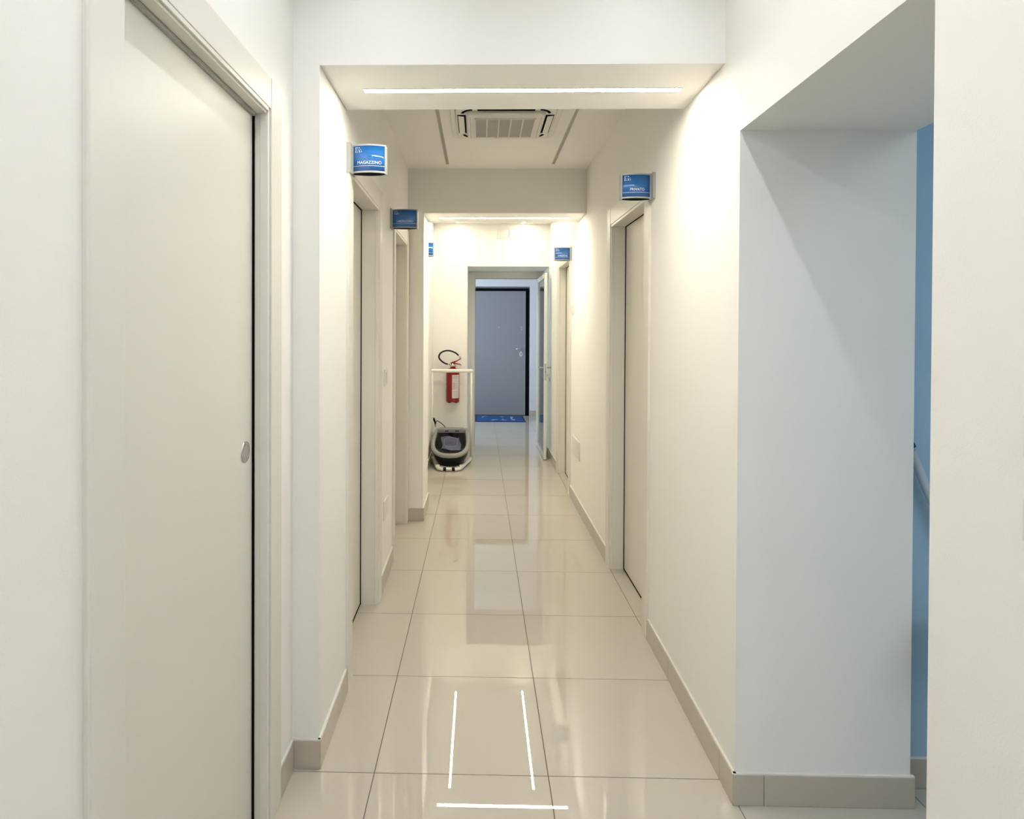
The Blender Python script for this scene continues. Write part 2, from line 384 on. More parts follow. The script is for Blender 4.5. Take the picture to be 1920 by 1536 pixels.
# flush pull: rim ring and cup, standing on the leaf
pc, pz, pr = 1.811, 1.171, 0.031
def ringpts(n, r): return [F1(n, pc+r*math.cos(2*math.pi*k/28), pz+r*math.sin(2*math.pi*k/28)) for k in range(28)]
m = MB(); m.loft([ringpts(0.0405, pr), ringpts(0.0375, pr-0.001), ringpts(0.0372, pr-0.009), ringpts(0.0400, pr-0.010)], False, False, True)
m.build('flush_pull', 'chrome', lf, label='chrome round flush pull')
m = MB(); m.loft([ringpts(0.0382, pr-0.0095), ringpts(0.0400, pr-0.012), ringpts(0.0406, pr-0.018), ringpts(0.0408, 0.002)], False, True, True)
m.build('pull_cup', 'chrome', lf)

# ------------------------------------------------------------------ lamps
def strip(label, x0, x1, y0, y1, z, lit, group):
    t = thing('ceiling_light', label, 'light', ((x0+x1)/2, (y0+y1)/2, z), group)
    e = 0.0035
    m = MB()
    m.box(x0-e, x0, y0-e, y1+e, z-0.003, z+0.004).box(x1, x1+e, y0-e, y1+e, z-0.003, z+0.004)
    m.box(x0, x1, y0-e, y0, z-0.003, z+0.004).box(x0, x1, y1, y1+e, z-0.003, z+0.004)
    m.build('trim', 'white_paint' if lit else 'alu', t)
    MB().box(x0, x1, y0, y1, z-0.002, z+0.004).build('diffuser', lit or 'strip_off', t)
    return t
LW = 0.010
strip('long lit strip light under the nearer beam', -0.446, 0.755, 2.355, 2.385, 2.447, 'lamp_beam1', 'strip lights under the beams')
strip('lit strip light under the farther beam', -0.340, 0.750, 5.145, 5.175, 2.461, 'lamp_beam2', 'strip lights under the beams')
for x, s in ((-0.254, 'left'), (0.559, 'right')):
    strip('unlit grey strip light %s of the ceiling air conditioner' % s, x-LW, x+LW, 3.10, 4.79, CEIL, None, 'unlit strip lights beside the air conditioner')
strip('lit strip light on the far bay ceiling, reflected left on the floor', -0.267-LW, -0.267+LW, 5.80, 7.38, CEIL3, 'lamp_far', 'far bay strip lights')
strip('lit strip light on the far bay ceiling, reflected right on the floor', 0.527-LW, 0.527+LW, 5.77, 7.42, CEIL3, 'lamp_far', 'far bay strip lights')
strip('lit ceiling strip above the viewer, towards the sliding door', -0.335-LW, -0.335+LW, -0.60, 1.90, CEIL, 'lamp_near', 'near bay strip lights')
strip('lit ceiling strip above the viewer, towards the right opening', 0.520-LW, 0.520+LW, -0.60, 1.90, CEIL, 'lamp_near', 'near bay strip lights')
strip('unseen fill strip added behind the viewer on the left', -0.335-LW, -0.335+LW, -2.45, -0.95, CEIL, 'fill_back', 'near bay strip lights')
strip('unseen fill strip added behind the viewer on the right', 0.520-LW, 0.520+LW, -2.45, -0.95, CEIL, 'fill_back', 'near bay strip lights')
strip('unseen fill panel added to light the blue side room', 1.75, 2.95, -0.4, 0.8, 2.70, 'fill_blue', 'side room fill panel')

# ------------------------------------------------------------------ ceiling cassette air conditioner
ac = thing('air_conditioner', 'white four-way ceiling cassette air conditioner between two grey strips', 'air conditioner', (0.146, 3.80, CEIL))
cx, cyy, hp, hb = 0.146, 3.80, 0.326, 0.226
MB().prism(rrect(cx-hp, cx+hp, cyy-hp, cyy+hp, 0.06), CEIL-0.012, CEIL).build('panel', 'plastic_white', ac, bev=0.003)
hs = 0.298
rings = []
for h, z, r in ((hs, CEIL-0.012, 0.07), (hs-0.004, CEIL-0.020, 0.07), (hs-0.012, CEIL-0.022, 0.066)):
    rings.append([(x, y, z) for x, y in rrect(cx-h, cx+h, cyy-h, cyy+h, r)])
MB().loft(rings, False, True, True).build('outlet_frame', 'plastic_white', ac)
rings = []
for h, z in ((hb+0.004, CEIL-0.022), (hb+0.002, CEIL-0.040), (hb-0.006, CEIL-0.044)):
    rings.append([(x, y, z) for x, y in rrect(cx-h, cx+h, cyy-h, cyy+h, 0.03)])
bodyo = MB().loft(rings, False, True, True).build('intake_cover', 'plastic_white', ac)
# air outlets on four sides: dark mouth + tilted flap, and dark arcs at the corners
def rot4(k):
    def f(x, y, z):
        for _ in range(k): x, y = -y, x
        return (cx+x, cyy+y, z)
    return f
for k in range(4):
    fn = rot4(k)
    MB(fn).box(-0.165, 0.165, -0.284, -0.234, CEIL-0.0235, CEIL-0.0215).build('outlet', 'black_matt', ac)
    if k: MB(fn).add([(-0.16, -0.279, CEIL-0.026), (0.16, -0.279, CEIL-0.026), (0.16, -0.244, CEIL-0.030), (-0.16, -0.244, CEIL-0.030),
                (-0.16, -0.279, CEIL-0.028), (0.16, -0.279, CEIL-0.028), (0.16, -0.244, CEIL-0.032), (-0.16, -0.244, CEIL-0.032)],
               [(0,1,2,3),(7,6,5,4),(0,4,5,1),(1,5,6,2),(2,6,7,3),(3,7,4,0)]).build('flap', 'plastic_white', ac)
    a = arc(-0.185, -0.185, 0.076, math.pi+0.15, 1.5*math.pi-0.15, 8); b = arc(-0.185, -0.185, 0.060, math.pi+0.15, 1.5*math.pi-0.15, 8)
    MB(fn).prism([(x, y) for x, y in a]+[(x, y) for x, y in b[::-1]], CEIL-0.0245, CEIL-0.0215).build('corner_slot', 'black_matt', ac)
gz = CEIL-0.044
for k in range(5):      # five louvred columns
    x0 = cx-0.176+k*0.0705; x1 = x0+0.066
    b = MB().box(x0, x1, cyy-0.165, cyy+0.165, gz-0.0015, gz+0.001).build('grille_back', 'grille_dark', bodyo)
    m = MB()
    for i in range(26):
        y = cyy-0.162+i*0.0127
        m.box(x0, x1, y, y+0.0062, gz-0.004, gz-0.001)
    m.build('grille_slats', 'grille_slat', bodyo, kind='stuff')
m = MB()
for k in range(6): m.box(cx-0.1825+k*0.0705, cx-0.1745+k*0.0705, cyy-0.168, cyy+0.168, gz-0.007, gz)
m.box(cx-0.18, cx+0.177, cyy-0.172, cyy-0.166, gz-0.007, gz).box(cx-0.18, cx+0.177, cyy+0.166, cyy+0.172, gz-0.007, gz)
m.build('grille_frame', 'plastic_white', bodyo)
for sx in (-1, 1): MB().box(cx+sx*0.207-0.001, cx+sx*0.207+0.001, cyy-0.19, cyy+0.2, gz-0.0006, gz+0.001).build('panel_joint', 'strip_off', bodyo)
MB().box(cx-0.052, cx-0.034, cyy+0.186, cyy+0.194, gz-0.0015, gz+0.001).build('receiver_window', 'black', bodyo)
MB().box(cx-0.01, cx+0.03, cyy+0.188, cyy+0.192, gz-0.001, gz+0.001).build('indicator', 'strip_off', bodyo)

# ------------------------------------------------------------------ projecting blue door signs
def text_mesh(s, width, height):
    cu = bpy.data.curves.new('txt', 'FONT'); cu.body = s; cu.size = 1; cu.resolution_u = 3
    o = bpy.data.objects.new('txt', cu); C.objects.link(o)
    dg = bpy.context.evaluated_depsgraph_get()
    me = bpy.data.meshes.new_from_object(o.evaluated_get(dg))
    v = [tuple(q.co) for q in me.vertices]; f = [tuple(q.vertices) for q in me.polygons]
    bpy.data.objects.remove(o); bpy.data.curves.remove(cu); bpy.data.meshes.remove(me)
    xs = [q[0] for q in v]; ys = [q[1] for q in v]
    sx = width/(max(xs)-min(xs)); sy = height/(max(ys)-min(ys))
    return [((q[0]-min(xs))*sx, (q[1]-min(ys))*sy) for q in v], f
def door_sign(label, xl, xr, yc, zt, words, tw, side):
    """xl..xr across the corridor, curved faces towards -y and +y; side = wall side"""
    zb = zt-0.122; wd = xr-xl
    t = thing('door_sign', label, 'sign', ((xl+xr)/2, yc, zb), 'blue projecting door signs')
    def bow(x):
        u = (x-xl)/wd*2-1
        return 0.010+0.020*(1-u*u)
    N = 18
    xs = [xl+wd*i/N for i in range(N+1)]
    e = 0.006; pz0, pz1 = zb+0.010, zt-0.006
    fx = [xl+e+(wd-2*e)*i/N for i in range(N+1)]
    for sg, nm in ((-1, 'front_panel'), (1, 'rear_panel')):
        m = MB()
        vs = [(x, yc+sg*bow(x), z) for z in (pz0, pz1) for x in fx]+[(x, yc+sg*(bow(x)-0.003), z) for z in (pz0, pz1) for x in fx]
        n = N+1; fs = []
        for i in range(N):
            fs.append((i, i+1, n+i+1, n+i)); fs.append((2*n+i, 3*n+i, 3*n+i+1, 2*n+i+1))
            fs.append((i, 2*n+i, 2*n+i+1, i+1)); fs.append((n+i, n+i+1, 3*n+i+1, 3*n+i))
        fs += [(0, n, 3*n, 2*n), (N, 2*n+N, 3*n+N, n+N)]
        pn = m.add(vs, fs, True).build(nm, 'sign_blue', t)
        if sg < 0: front = pn
    def rail(z0, z1, ex):
        top = [(x, yc-bow(x)-ex) for x in xs]+[(x, yc+bow(x)+ex) for x in xs[::-1]]
        return MB().prism(top, z0, z1)
    rail(zt-0.006, zt, 0.0012).build('top_rail', 'sign_alu', t)
    rail(zb+0.003, zb+0.010, 0.0015).build('bottom_rail', 'sign_alu', t)
    rail(zb+0.001, zb+0.003, -0.005).build('bottom_gap', 'black_matt', t)
    for x0, nm in ((xl, 'end_strip'), (xr-e, 'end_strip')):
        MB().box(x0, x0+e, yc-0.0145, yc+0.0145, zb, zt).build(nm, 'sign_alu', t)
    # plate against the wall and dark rear lip on the free end
    if side < 0:
        MB().box(xl-0.018, xl+0.001, yc-0.050, yc+0.040, zb-0.001, zt+0.001).build('wall_bracket', 'sign_alu', t)
        MB().box(xr, xr+0.0025, yc-0.004, yc+0.016, zb-0.001, zt-0.002).build('end_cap', 'plastic_grey', t)
    else:
        MB().box(xr-0.001, xr+0.012, yc-0.050, yc+0.040, zb-0.001, zt+0.001).build('wall_bracket', 'sign_alu', t)
        MB().box(xl-0.0025, xl, yc-0.004, yc+0.016, zb-0.001, zt-0.002).build('end_cap', 'plastic_grey', t)
    def on(x, z, d=0.0006): return (x, yc-bow(x)-d, z)
    if words:
        tv, tf = text_mesh(words, tw, 0.0125)
        x0 = (xl+xr)/2-tw/2+0.003
        if words == 'A': x0 = xr-0.062
        MB().add([on(x0+a, zb+0.039+b) for a, b in tv], tf).build('lettering', 'print_white', front)
    def flat(name, rects):
        m = MB()
        for a, b, c, d in rects:
            k = max(1, int((b-a)/0.008))
            for i in range(k):
                p = a+(b-a)*i/k; q = a+(b-a)*(i+1)/k
                m.add([on(p, c), on(q, c), on(q, d), on(p, d)], [(0, 1, 2, 3)])
        return m.build(name, 'print_white', front)
    flat('line', [(xl+e+0.001, xr-e-0.001, zb+0.0305, zb+0.0318)])
    X = xl+0.016; Z = zt-0.033
    flat('emblem', [(X, X+.0028, Z, Z+.0085), (X, X+.0028, Z+.0125, Z+.021), (X-.002, X+.005, Z+.0198, Z+.021), (X-.002, X+.005, Z, Z+.0012),
                    (X+.0085, X+.0105, Z+.0165, Z+.021), (X+.0085, X+.0105, Z, Z+.0045), (X+.003, X+.0085, Z+.0202, Z+.021), (X+.003, X+.0085, Z, Z+.0008),
                    (X-.001, X+.0275, Z+.010, Z+.0108), (X+.0155, X+.0185, Z, Z+.0085), (X+.0135, X+.0205, Z, Z+.0012),
                    (X+.0255, X+.0275, Z, Z+.005), (X+.0185, X+.0255, Z, Z+.0008), (X+.0148, X+.0192, Z+.016, Z+.0205)])
    return t
door_sign('blue curved projecting sign reading MAGAZZINO, nearest on the left', -0.544, -0.399, 2.635, 2.313, 'MAGAZZINO', 0.101, -1)
door_sign('dark blue projecting sign reading LABORATORIO on the left wall', -0.562, -0.401, 3.965, 2.298, 'LABORATORIO', 0.104, -1)
door_sign('blue curved projecting sign reading PRIVATO on the right wall', 0.684, 0.829, 3.05, 2.293, 'PRIVATO', 0.070, 1)
door_sign('small far blue sign reading DIREZIONE on the right wall', 0.686, 0.833, 5.765, 2.294, 'DIREZIONE', 0.088, 1)
door_sign('far blue sign half hidden by the left pier', -0.552, -0.407, 5.44, 2.294, 'A', 0.010, -1)

# ------------------------------------------------------------------ wall plates
def plate(name, label, cat, fn, y0, y1, z0, z1, kind):
    t = thing(name, label, cat, fn(0, (y0+y1)/2, z0))
    MB(fn).box(-0.008, 0.0, y0, y1, z0, z1).build('cover_plate', 'plastic_white', t, bev=0.002)
    if kind == 'switch':
        a = y0+(y1-y0)*0.25; b = y1-(y1-y0)*0.25
        for i in range(2):
            p = a+(b-a)*i/2+0.001; q = a+(b-a)*(i+1)/2-0.001
            MB(fn).box(-0.012, -0.008, p, q, z0+0.016, z1-0.016).build('rocker', 'alu_white', t, bev=0.001)
    elif kind == 'blank':
        MB(fn).box(-0.0095, -0.008, y0+0.008, y1-0.008, z0+0.008, z1-0.008).build('lid', 'plastic_white', t, bev=0.0007)
    return t
plate('light_switch', 'white light switch on the left wall past the MAGAZZINO door', 'switch', F2, 3.67, 3.79, 1.195, 1.29, 'switch')
plate('outlet_cover', 'low white cover plate on the left wall past the MAGAZZINO door', 'cover plate', F2, 3.66, 3.81, 0.395, 0.51, 'blank')
plate('light_switch', 'small white switch on the right wall beside the far door', 'switch', FR, 5.57, 5.70, 1.672, 1.755, 'switch')
plate('access_panel', 'flush white access panel low on the right wall', 'panel', FR, 5.20, 5.585, 0.43, 0.592, 'blank')
plate('light_switch', 'upper pale plate at the right edge, beside the opening', 'switch', FR, 0.80, 0.943, 1.345, 1.41, 'blank')
plate('light_switch', 'lower pale plate at the right edge, beside the opening', 'switch', FR, 0.80, 0.943, 1.222, 1.287, 'blank')
vp = thing('wall_vent', 'white double plate high on the end wall above the glass door', 'vent', (0.349, YE, 2.633))
MB().box(0.207, 0.490, YE-0.012, YE, 2.633, 2.745).build('cover_plate', 'plastic_white', vp, bev=0.002)
for a, b in ((0.247, 0.344), (0.352, 0.449)): MB().box(a, b, YE-0.017, YE-0.011, 2.642, 2.737).build('lid', 'plastic_white', vp, bev=0.0015)
MB().box(0.3455, 0.3505, YE-0.014, YE-0.0115, 2.641, 2.737).build('joint', 'strip_off', vp)

# ------------------------------------------------------------------ fire extinguisher on the end wall
EX, EY, ER = -0.320, 7.408, 0.080
FX = lambda x, y, z: (x, y, HC+(z-HC)*0.9265)      # heights of the mounted extinguisher
fe = thing('fire_extinguisher', 'red fire extinguisher hanging on the end wall above the shoe cover machine', 'fire extinguisher', (EX, EY, 0.655))
cyl = MB(FX).lathe([(ER-0.006, 0.600), (ER, 0.612), (ER, 0.985), (ER-0.004, 1.003), (ER-0.018, 1.02), (ER-0.045, 1.032), (0.030, 1.036), (0.030, 1.048)], EX, EY, 36).build('cylinder', 'red', fe)
rings = []
for r, zf in ((ER-0.004, lambda a: 0.606), (ER-0.001, lambda a: 0.596+0.007*math.cos(5*a+math.pi*0.5)), (ER-0.016, lambda a: 0.594+0.007*math.cos(5*a+math.pi*0.5)), (ER-0.02, lambda a: 0.606)):
    rings.append([(EX+r*math.cos(2*math.pi*k/60), EY+r*math.sin(2*math.pi*k/60), zf(2*math.pi*k/60)) for k in range(60)])
MB(FX).loft(rings, False, False, True).build('foot_ring', 'red', cyl)
vlv = MB(FX).lathe([(0.036, 1.046), (0.036, 1.074), (0.030, 1.078), (0.022, 1.078), (0.022, 1.092)], EX, EY, 24).build('valve', 'chrome', fe)
MB(FX).tube([(EX-0.025, EY, 1.090), (EX+0.005, EY, 1.105), (EX+0.04, EY, 1.122), (EX+0.10, EY, 1.158)], [0.012, 0.013, 0.008, 0.006], 8).build('handle', 'red', vlv)
MB(FX).tube([(EX-0.01, EY, 1.098), (EX+0.04, EY, 1.092), (EX+0.08, EY, 1.084), (EX+0.10, EY, 1.070)], [0.011, 0.008, 0.006, 0.005], 8).build('handle', 'red', vlv)
hp_ = spline([(EX-0.06, EY-0.01, 1.083), (EX-0.10, EY-0.015, 1.098), (EX-0.145, EY-0.02, 1.135), (EX-0.166, EY-0.02, 1.178), (EX-0.145, EY-0.02, 1.228), (EX-0.09, EY-0.02, 1.256), (EX-0.03, EY-0.015, 1.255), (EX+0.03, EY-0.01, 1.230), (EX+0.066, EY-0.008, 1.198)], 6)
MB(FX).tube(hp_, 0.0105, 10).build('hose', 'black', fe)
MB(FX).tube([(EX-0.036, EY, 1.080), (EX-0.066, EY-0.01, 1.083)], 0.006, 10).build('hose_fitting', 'chrome', vlv)
MB(FX).tube([(EX+0.062, EY-0.008, 1.202), (EX+0.092, EY-0.004, 1.165)], [0.009, 0.011], 10).build('nozzle', 'chrome', fe)
def wrap(name, m_, a0, a1, z0, z1, off=0.0006):
    q = MB(FX); n = 10; vs = []
    for i in range(n+1):
        a = a0+(a1-a0)*i/n
        for z in (z0, z1): vs.append((EX+(ER+off)*math.cos(a), EY+(ER+off)*math.sin(a), z))
    q.add(vs, [(2*i, 2*i+2, 2*i+3, 2*i+1) for i in range(n)], True).build(name, m_, cyl)
wrap('label', 'label_white', -math.pi*0.52, -math.pi*0.13, 0.652, 0.950)
wrap('label_field', 'label_pink', -math.pi*0.50, -math.pi*0.38, 0.765, 0.850, 0.001)
for zz in (0.93, 0.915, 0.90, 0.87, 0.835, 0.815, 0.795, 0.775, 0.735, 0.72, 0.70, 0.685, 0.67): wrap('label_line', 'strip_off', -math.pi*(0.36 if 0.76 < zz < 0.86 else 0.49), -math.pi*0.2, zz, zz+0.003, 0.0012)
MB(FX).box(EX-0.02, EX+0.02, EY+ER-0.004, YE, 0.96, 1.0).build('bracket', 'black', fe)

# ------------------------------------------------------------------ shoe cover machine
CXm = -0.322
sm = thing('shoe_cover_machine', 'black and grey automatic shoe cover machine with a tall white handrail', 'machine', (CXm, 6.95, 0))
YF, YL = 6.70, 0.50
def ring(wmax, wrear, y0, ln, zf, n=14, inset=0.0):
    vs = [i/n for i in range(n+1)]
    def wv(v):
        q = min(v/0.50, 1.0)
        w_ = wmax*(1-(1-q)**2.5)**(1/2.5)
        if v > 0.5: w_ = wmax+(wrear-wmax)*((v-0.5)/0.5)**1.6
        return w_
    vs = [(i/n)**1.7 for i in range(n+1)]
    R = [(CXm+wv(v), y0+ln*v, zf(v)) for v in vs]
    L = [(CXm-wv(v), y0+ln*v, zf(v)) for v in vs[1:]]
    return R + L[::-1]
rimz = lambda v: 0.165+0.205*v
lo = lambda z: (lambda v: z)
MB().loft([ring(0.125, 0.12, YF+0.05, 0.40, lo(0.035)), ring(0.150, 0.14, YF+0.035, 0.43, lo(0.06)), ring(0.195, 0.165, YF+0.012, 0.47, lambda v: 0.12+0.06*v),
           ring(0.208, 0.175, YF+0.008, 0.485, lambda v: rimz(v)-0.02)], False, False, True).build('body', 'black', sm)
MB().loft([ring(0.210, 0.178, YF+0.006, 0.49, lambda v: rimz(v)-0.03), ring(0.222, 0.184, YF, 0.50, lambda v: rimz(v)-0.012), ring(0.220, 0.182, YF+0.002, 0.497, lambda v: rimz(v)+0.004),
           ring(0.190, 0.166, YF+0.026, 0.46, lambda v: rimz(v)+0.018), ring(0.178, 0.158, YF+0.034, 0.447, lambda v: rimz(v)+0.012), ring(0.172, 0.155, YF+0.038, 0.44, lambda v: rimz(v)-0.004)], False, False, True).build('rim', 'rim_grey', sm, label='light grey plastic rim')
MB().loft([ring(0.176, 0.156, YF+0.036, 0.443, lambda v: rimz(v)+0.0), ring(0.165, 0.15, YF+0.05, 0.42, lambda v: rimz(v)-0.035), ring(0.13, 0.13, YF+0.09, 0.36, lambda v: 0.115+0.04*v), ring(0.01, 0.01, YF+0.25, 0.03, lambda v: 0.125)], False, False, True).build('basin', 'black_matt', sm)
# loaded film with printed oval
def filmz(v): return 0.190+0.105*v
m = MB(); vs = []; n = 10
for j in range(n+1):
    for i in range(n+1):
        u = i/n; v = j/n
        vs.append((CXm-0.105+0.21*u+0.012*math.sin(5*v), YF+0.19+0.21*v, filmz(v)+0.006*math.sin(9*u+4*v)+0.010*math.cos(3*u-7*v)))
m.add(vs, [(j*(n+1)+i, j*(n+1)+i+1, (j+1)*(n+1)+i+1, (j+1)*(n+1)+i) for j in range(n) for i in range(n)], True).build('film', 'film', sm, label='crumpled bluish clear film')
ov = [(CXm+x, YF+0.295+y, filmz((y+0.105)/0.21)+0.014) for x, y in rrect(-0.075, 0.075, -0.075, 0.075, 0.05, 6)]
MB().tube(ov, 0.003, 6, True).build('film_opening', 'film_line', sm)
# smoked lid
rg = [ring(0.180, 0.16, YF+0.033, 0.449, lambda v: rimz(v)+0.013), ring(0.13, 0.13, YF+0.09, 0.37, lambda v: rimz(v)+0.030+0.02*0), ring(0.05, 0.05, YF+0.2, 0.2, lambda v: rimz(0.3+0.5*v)+0.028)]
MB().loft(rg, False, True, True).build('lid', 'smoked', sm, label='smoked see-through lid')
MB().prism([(CXm-0.172, YF+0.452), (CXm+0.172, YF+0.452), (CXm+0.165, YF+0.505), (CXm-0.165, YF+0.505)], 0.335, 0.392).build('rear_housing', 'plastic_grey', sm, bev=0.008)
for a, b in ((-0.075, -0.035), (0.045, 0.085)): MB().box(CXm+a, CXm+b, YF+0.449, YF+0.455, 0.352, 0.364).build('hinge', 'black', sm)
zb = 0.026
base = [(-0.556, 7.275, zb), (-0.545, 7.15, zb), (-0.452, 6.73, zb), (-0.44, 6.69, zb), (-0.405, 6.662, zb), (-0.245, 6.662, zb), (-0.212, 6.69, zb), (-0.20, 6.73, zb), (-0.108, 7.15, zb), (-0.098, 7.275, zb)]
MB().tube(base, 0.019, 12).build('base_frame', 'white_paint', sm)
for x in (-0.372, -0.278): MB().tube([(x-0.016, 6.662, zb), (x+0.016, 6.662, zb)], 0.0205, 12).build('pad', 'black', sm)
for x in (-0.098, -0.556): MB().tube([(x, 7.268, zb), (x, 7.29, zb)], 0.0198, 12).build('end_cap', 'black', sm)
for x, xb in ((-0.096, -0.098), (-0.555, -0.556)):
    MB().tube([(xb, 7.25, zb+0.01), (x, 7.25, 0.5), (x, 7.25, 1.04)], 0.0125, 12).build('upright', 'white_paint', sm)
hb_ = [(-0.575, 7.25, 1.046), (-0.568, 7.25, 1.047), (-0.55, 7.25, 1.047), (-0.10, 7.25, 1.047), (-0.084, 7.25, 1.047), (-0.077, 7.25, 1.046)]
MB().tube(hb_, [0.012, 0.019, 0.0215, 0.0215, 0.019, 0.012], 14).build('handrail', 'white_paint', sm)
for y in (6.78, 7.12):
    MB().box(CXm-0.155, CXm+0.155, y-0.012, y+0.012, 0.022, 0.036).build('crossbar', 'white_paint', sm)
for sx in (-1, 1): MB().box(CXm+sx*0.13-0.022, CXm+sx*0.13+0.022, 6.70, 6.74, 0.036, 0.062).build('clip', 'white_paint', sm, bev=0.004)
# socket, plug and lead on the left wall of the far bay
so = thing('wall_socket', 'white wall socket low on the far left wall', 'socket', (-0.562, 7.26, 0.43))
MB().box(-0.562, -0.554, 7.20, 7.32, 0.435, 0.515).build('cover_plate', 'plastic_white', so, bev=0.002)
pl = thing('power_lead', 'black plug and lead from the wall socket to the shoe cover machine', 'cable', (-0.55, 7.27, 0.47))
MB().tube([(-0.554, 7.265, 0.482), (-0.538, 7.272, 0.480), (-0.526, 7.28, 0.452), (-0.522, 7.285, 0.418)], [0.014, 0.015, 0.012, 0.006], 10).build('plug', 'black', pl)
MB().tube(spline([(-0.522, 7.285, 0.418), (-0.520, 7.30, 0.385), (-0.522, 7.33, 0.40), (-0.505, 7.34, 0.445), (-0.46, 7.31, 0.43), (-0.42, 7.27, 0.405), (-0.385, 7.207, 0.375)], 6), 0.0045, 8).build('lead', 'black', pl)

# ------------------------------------------------------------------ glass door at the end of the corridor
gd = thing('door_6', 'open glass door in an off-white aluminium frame at the corridor end', 'door', (0.36, 8.2, 0), kind='structure')
YF6 = 8.185
MB().box(-0.152, -0.067, YF6, YF6+0.06, 0, 2.296).build('frame_post', 'alu_white', gd, bev=0.002)
MB().box(0.752, 0.835, YF6, YF6+0.06, 0, 2.296).build('frame_post', 'alu_white', gd, bev=0.002)
MB().box(-0.067, 0.752, YF6, YF6+0.06, 2.207, 2.296).build('frame_head', 'alu_white', gd, bev=0.002)
MB().box(-0.067, -0.060, YF6+0.012, YF6+0.05, 0, 2.207).build('frame_gasket', 'plastic_grey', gd)
MB().box(-0.060, 0.752, YF6+0.012, YF6+0.05, 2.200, 2.207).build('frame_gasket', 'plastic_grey', gd)
lx0, lx1, ly0, ly1 = 0.757, 0.789, 7.290, 8.175
leaf = MB().box(lx0, lx1, ly0, ly0+0.055, 0.008, 2.2).box(lx0, lx1, ly1-0.055, ly1, 0.008, 2.2).build('leaf', 'alu_white', gd, bev=0.002)
MB().box(lx0, lx1, ly0+0.055, ly1-0.055, 2.145, 2.2).build('leaf_rail', 'alu_white', leaf)
MB().box(lx0, lx1, ly0+0.055, ly1-0.055, 0.008, 0.075).build('leaf_rail', 'alu', leaf)
MB().box(lx0+0.012, lx0+0.020, ly0+0.05, ly1-0.05, 0.07, 2.15).build('pane', 'glass', leaf)
MB().box(lx0+0.007, lx1-0.007, ly0-0.0015, ly0+0.001, 0.94, 1.135).build('lock_plate', 'chrome', leaf, bev=0.0006)
MB().box(lx0+0.012, lx1-0.012, ly0-0.004, ly0+0.001, 1.03, 1.05).build('latch', 'brass', leaf)
for sx, x in ((1, lx1), (-1, lx0)):
    MB().tube([(x, ly0+0.03, 1.086), (x+sx*0.040, ly0+0.03, 1.086), (x+sx*0.046, ly0+0.036, 1.086), (x+sx*0.048, ly0+0.15, 1.084)], 0.009, 8).build('lever', 'chrome', leaf)
    MB().tube([(x, ly0+0.03, 0.995), (x+sx*0.010, ly0+0.03, 0.995)], 0.016, 12).build('cylinder_rose', 'chrome', leaf)
k6 = thing('key', 'small key hanging in the lock of the glass door', 'key', (lx1+0.03, ly0+0.03, 0.96))
m = MB(); m.tube([(lx1+0.010, ly0+0.03, 0.995), (lx1+0.028, ly0+0.03, 0.995)], 0.004, 8); m.box(lx1+0.022, lx1+0.040, ly0+0.028, ly0+0.032, 0.975, 1.005)
m.build('key_blade', 'chrome', k6)
m = MB(); m.tube([(lx1+0.034+0.008*math.cos(a*math.pi/5), ly0+0.028, 0.968+0.010*math.sin(a*math.pi/5)) for a in range(10)], 0.0016, 6, True)
m.box(lx1+0.028, lx1+0.040, ly0+0.027, ly0+0.029, 0.925, 0.960)
m.build('key_ring', 'brass', k6)

# ------------------------------------------------------------------ entrance door and mat
ed = thing('door_7', 'grey security entrance door in a black frame at the far end', 'door', (0.35, 11.05, 0), kind='structure')
el = MB().box(-0.10, 0.811, 11.045, 11.11, 0.012, 2.217).build('leaf', 'door_grey', ed, bev=0.001)
m = MB(); m.box(0.811, 0.872, 11.035, 11.12, 0.0, 2.264)
m.build('frame_post', 'black_matt', ed)
MB().box(-0.165, -0.10, 11.035, 11.12, 0.0, 2.264).build('frame_post', 'black_matt', ed)
MB().box(-0.10, 0.811, 11.035, 11.12, 2.217, 2.264).build('frame_head', 'black_matt', ed)
MB().box(-0.10, 0.811, 11.050, 11.12, 0.0, 0.012).build('threshold', 'black_matt', ed)
MB().box(0.805, 0.811, 11.041, 11.046, 0.012, 2.217).build('edge_strip', 'alu', el)
MB().tube([(0.735, 11.045, 1.192), (0.735, 11.0, 1.192), (0.725, 10.995, 1.192), (0.635, 10.995, 1.190)], 0.008, 8).build('lever', 'chrome', el)
m = MB(lambda x, y, z: (x, 11.045-y, z))
esc = [(0.735+0.028*math.cos(a*math.pi/8), 1.095+0.045*math.sin(a*math.pi/8)) for a in range(16)]
MB(lambda x, y, z: (x, 11.045-z, y)).prism(esc, 0.0, 0.008).build('lock_escutcheon', 'alu', el)
MB(lambda x, y, z: (x, 11.045-z, y)).prism([(0.735+0.008*math.cos(a*math.pi/6), 1.105+0.008*math.sin(a*math.pi/6)) for a in range(12)], 0.008, 0.0095).build('keyhole', 'black', el)
MB().box(0.731, 0.739, 11.0355, 11.038, 1.075, 1.10).build('keyhole', 'black', el)
for zz in (1.535, 1.575): MB(lambda x, y, z: (x, 11.045-z, y)).prism([(0.745+0.016*math.cos(a*math.pi/8), zz+0.016*math.sin(a*math.pi/8)) for a in range(16)], 0.0, 0.010).build('thumb_turn', 'plastic_grey', el)
MB(lambda x, y, z: (x, 11.045-z, y)).prism([(0.346+0.010*math.cos(a*math.pi/8), 1.57+0.010*math.sin(a*math.pi/8)) for a in range(16)], 0.0, 0.005).build('peephole', 'chrome', el)
dm = thing('doormat', 'blue doormat with pale print before the grey entrance door', 'doormat', (0.35, 10.6, 0))
MB().box(-0.072, 0.768, 10.27, 10.96, 0.0005, 0.006).build('backing', 'mat_edge', dm)
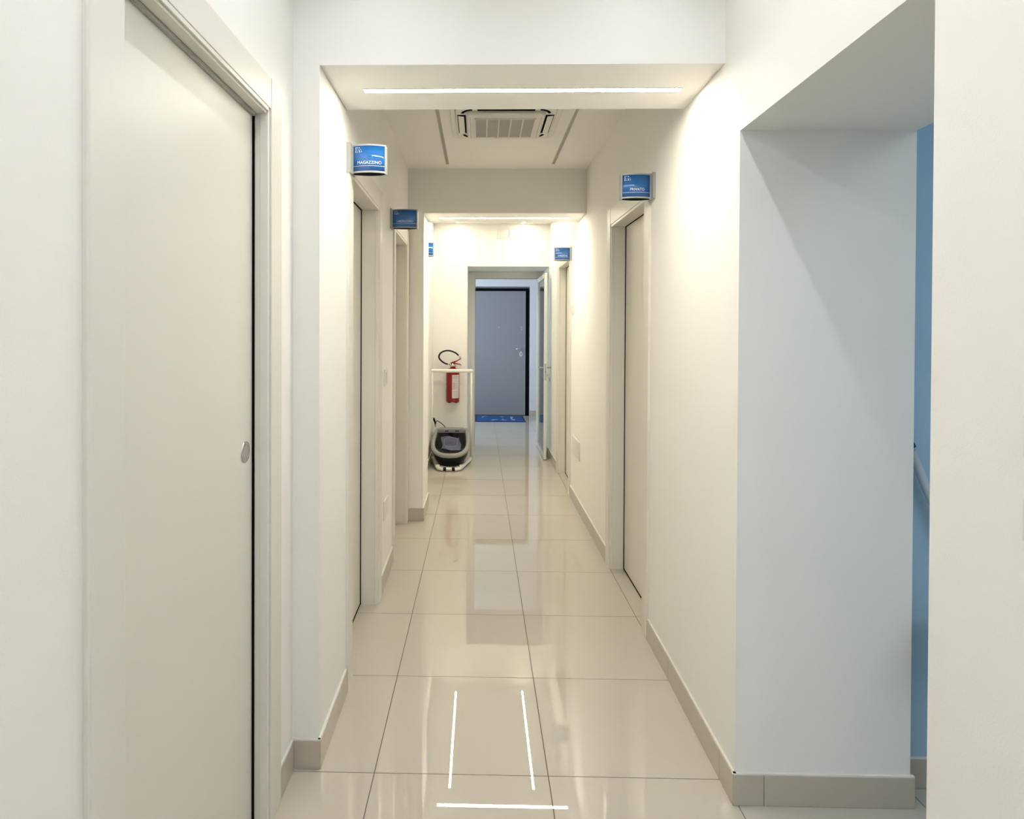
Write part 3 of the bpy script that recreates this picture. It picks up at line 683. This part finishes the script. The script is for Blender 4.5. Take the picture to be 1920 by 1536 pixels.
MB().box(-0.048, 0.742, 10.30, 10.935, 0.006, 0.010).build('pile', 'mat_blue', dm)
def printed(pts, r=0.012):
    m = MB(); P = spline(pts, 5)
    for (x0, y0, z0), (x1, y1, z1) in zip(P[:-1], P[1:]):
        d = Vector((x1-x0, y1-y0)); 
        if d.length < 1e-6: continue
        nn = Vector((-d.y, d.x)).normalized()*r
        m.add([(x0+nn.x, y0+nn.y, 0.0105), (x0-nn.x, y0-nn.y, 0.0105), (x1-nn.x, y1-nn.y, 0.0105), (x1+nn.x, y1+nn.y, 0.0105)], [(0, 1, 2, 3)])
    m.build('print', 'mat_print', dm)
printed([(0.05, 10.72, 0), (0.07, 10.83, 0), (0.14, 10.86, 0)], 0.014)
printed([(0.21, 10.40, 0), (0.26, 10.47, 0), (0.30, 10.45, 0)], 0.03)
printed([(0.375, 10.84, 0), (0.40, 10.80, 0), (0.42, 10.80, 0)], 0.02)
printed([(0.39, 10.52, 0), (0.40, 10.44, 0), (0.46, 10.40, 0)], 0.016)
MB().box(0.535, 0.585, 10.70, 10.82, 0.0102, 0.0108).box(0.545, 0.60, 10.42, 10.52, 0.0102, 0.0108).box(0.535, 0.56, 10.52, 10.70, 0.0102, 0.0108).build('print', 'mat_print', dm)

# ------------------------------------------------------------------ things in the blue side room
mp = thing('leaning_pole', 'pale grey pole with a blue grip leaning against the blue wall', 'pole', (1.86, 1.95, 0))
p0 = Vector((1.880, 2.064, 0.02)); p1 = Vector((1.429, 2.078, 1.140)); dv = (p1-p0).normalized(); p3 = p1+dv*0.012; p2 = p1+dv*0.040
MB().tube([p0, p1], 0.0135, 12).build('shaft', 'pole_grey', mp)
MB().tube([p1, p3], 0.010, 12).build('collar', 'pole_grey', mp)
MB().tube([p3, p2], [0.0185, 0.0155], 12).build('grip', 'cap_blue', mp, label='blue grip')
rt = thing('side_table', 'small white round stand peeking past the right opening', 'table', (1.528, 1.91, 0))
MB().lathe([(0.112, 0.617), (0.120, 0.622), (0.122, 0.630), (0.120, 0.637), (0.112, 0.640)], 1.528, 1.91, 40).build('tabletop', 'white_paint', rt)
MB().lathe([(0.018, 0.02), (0.018, 0.617)], 1.528, 1.91, 20).build('leg', 'white_paint', rt)
MB().lathe([(0.09, 0.0), (0.09, 0.012), (0.03, 0.024)], 1.528, 1.91, 32).build('base', 'white_paint', rt)

for o in bpy.data.objects:
    if '_o' in o: del o['_o']
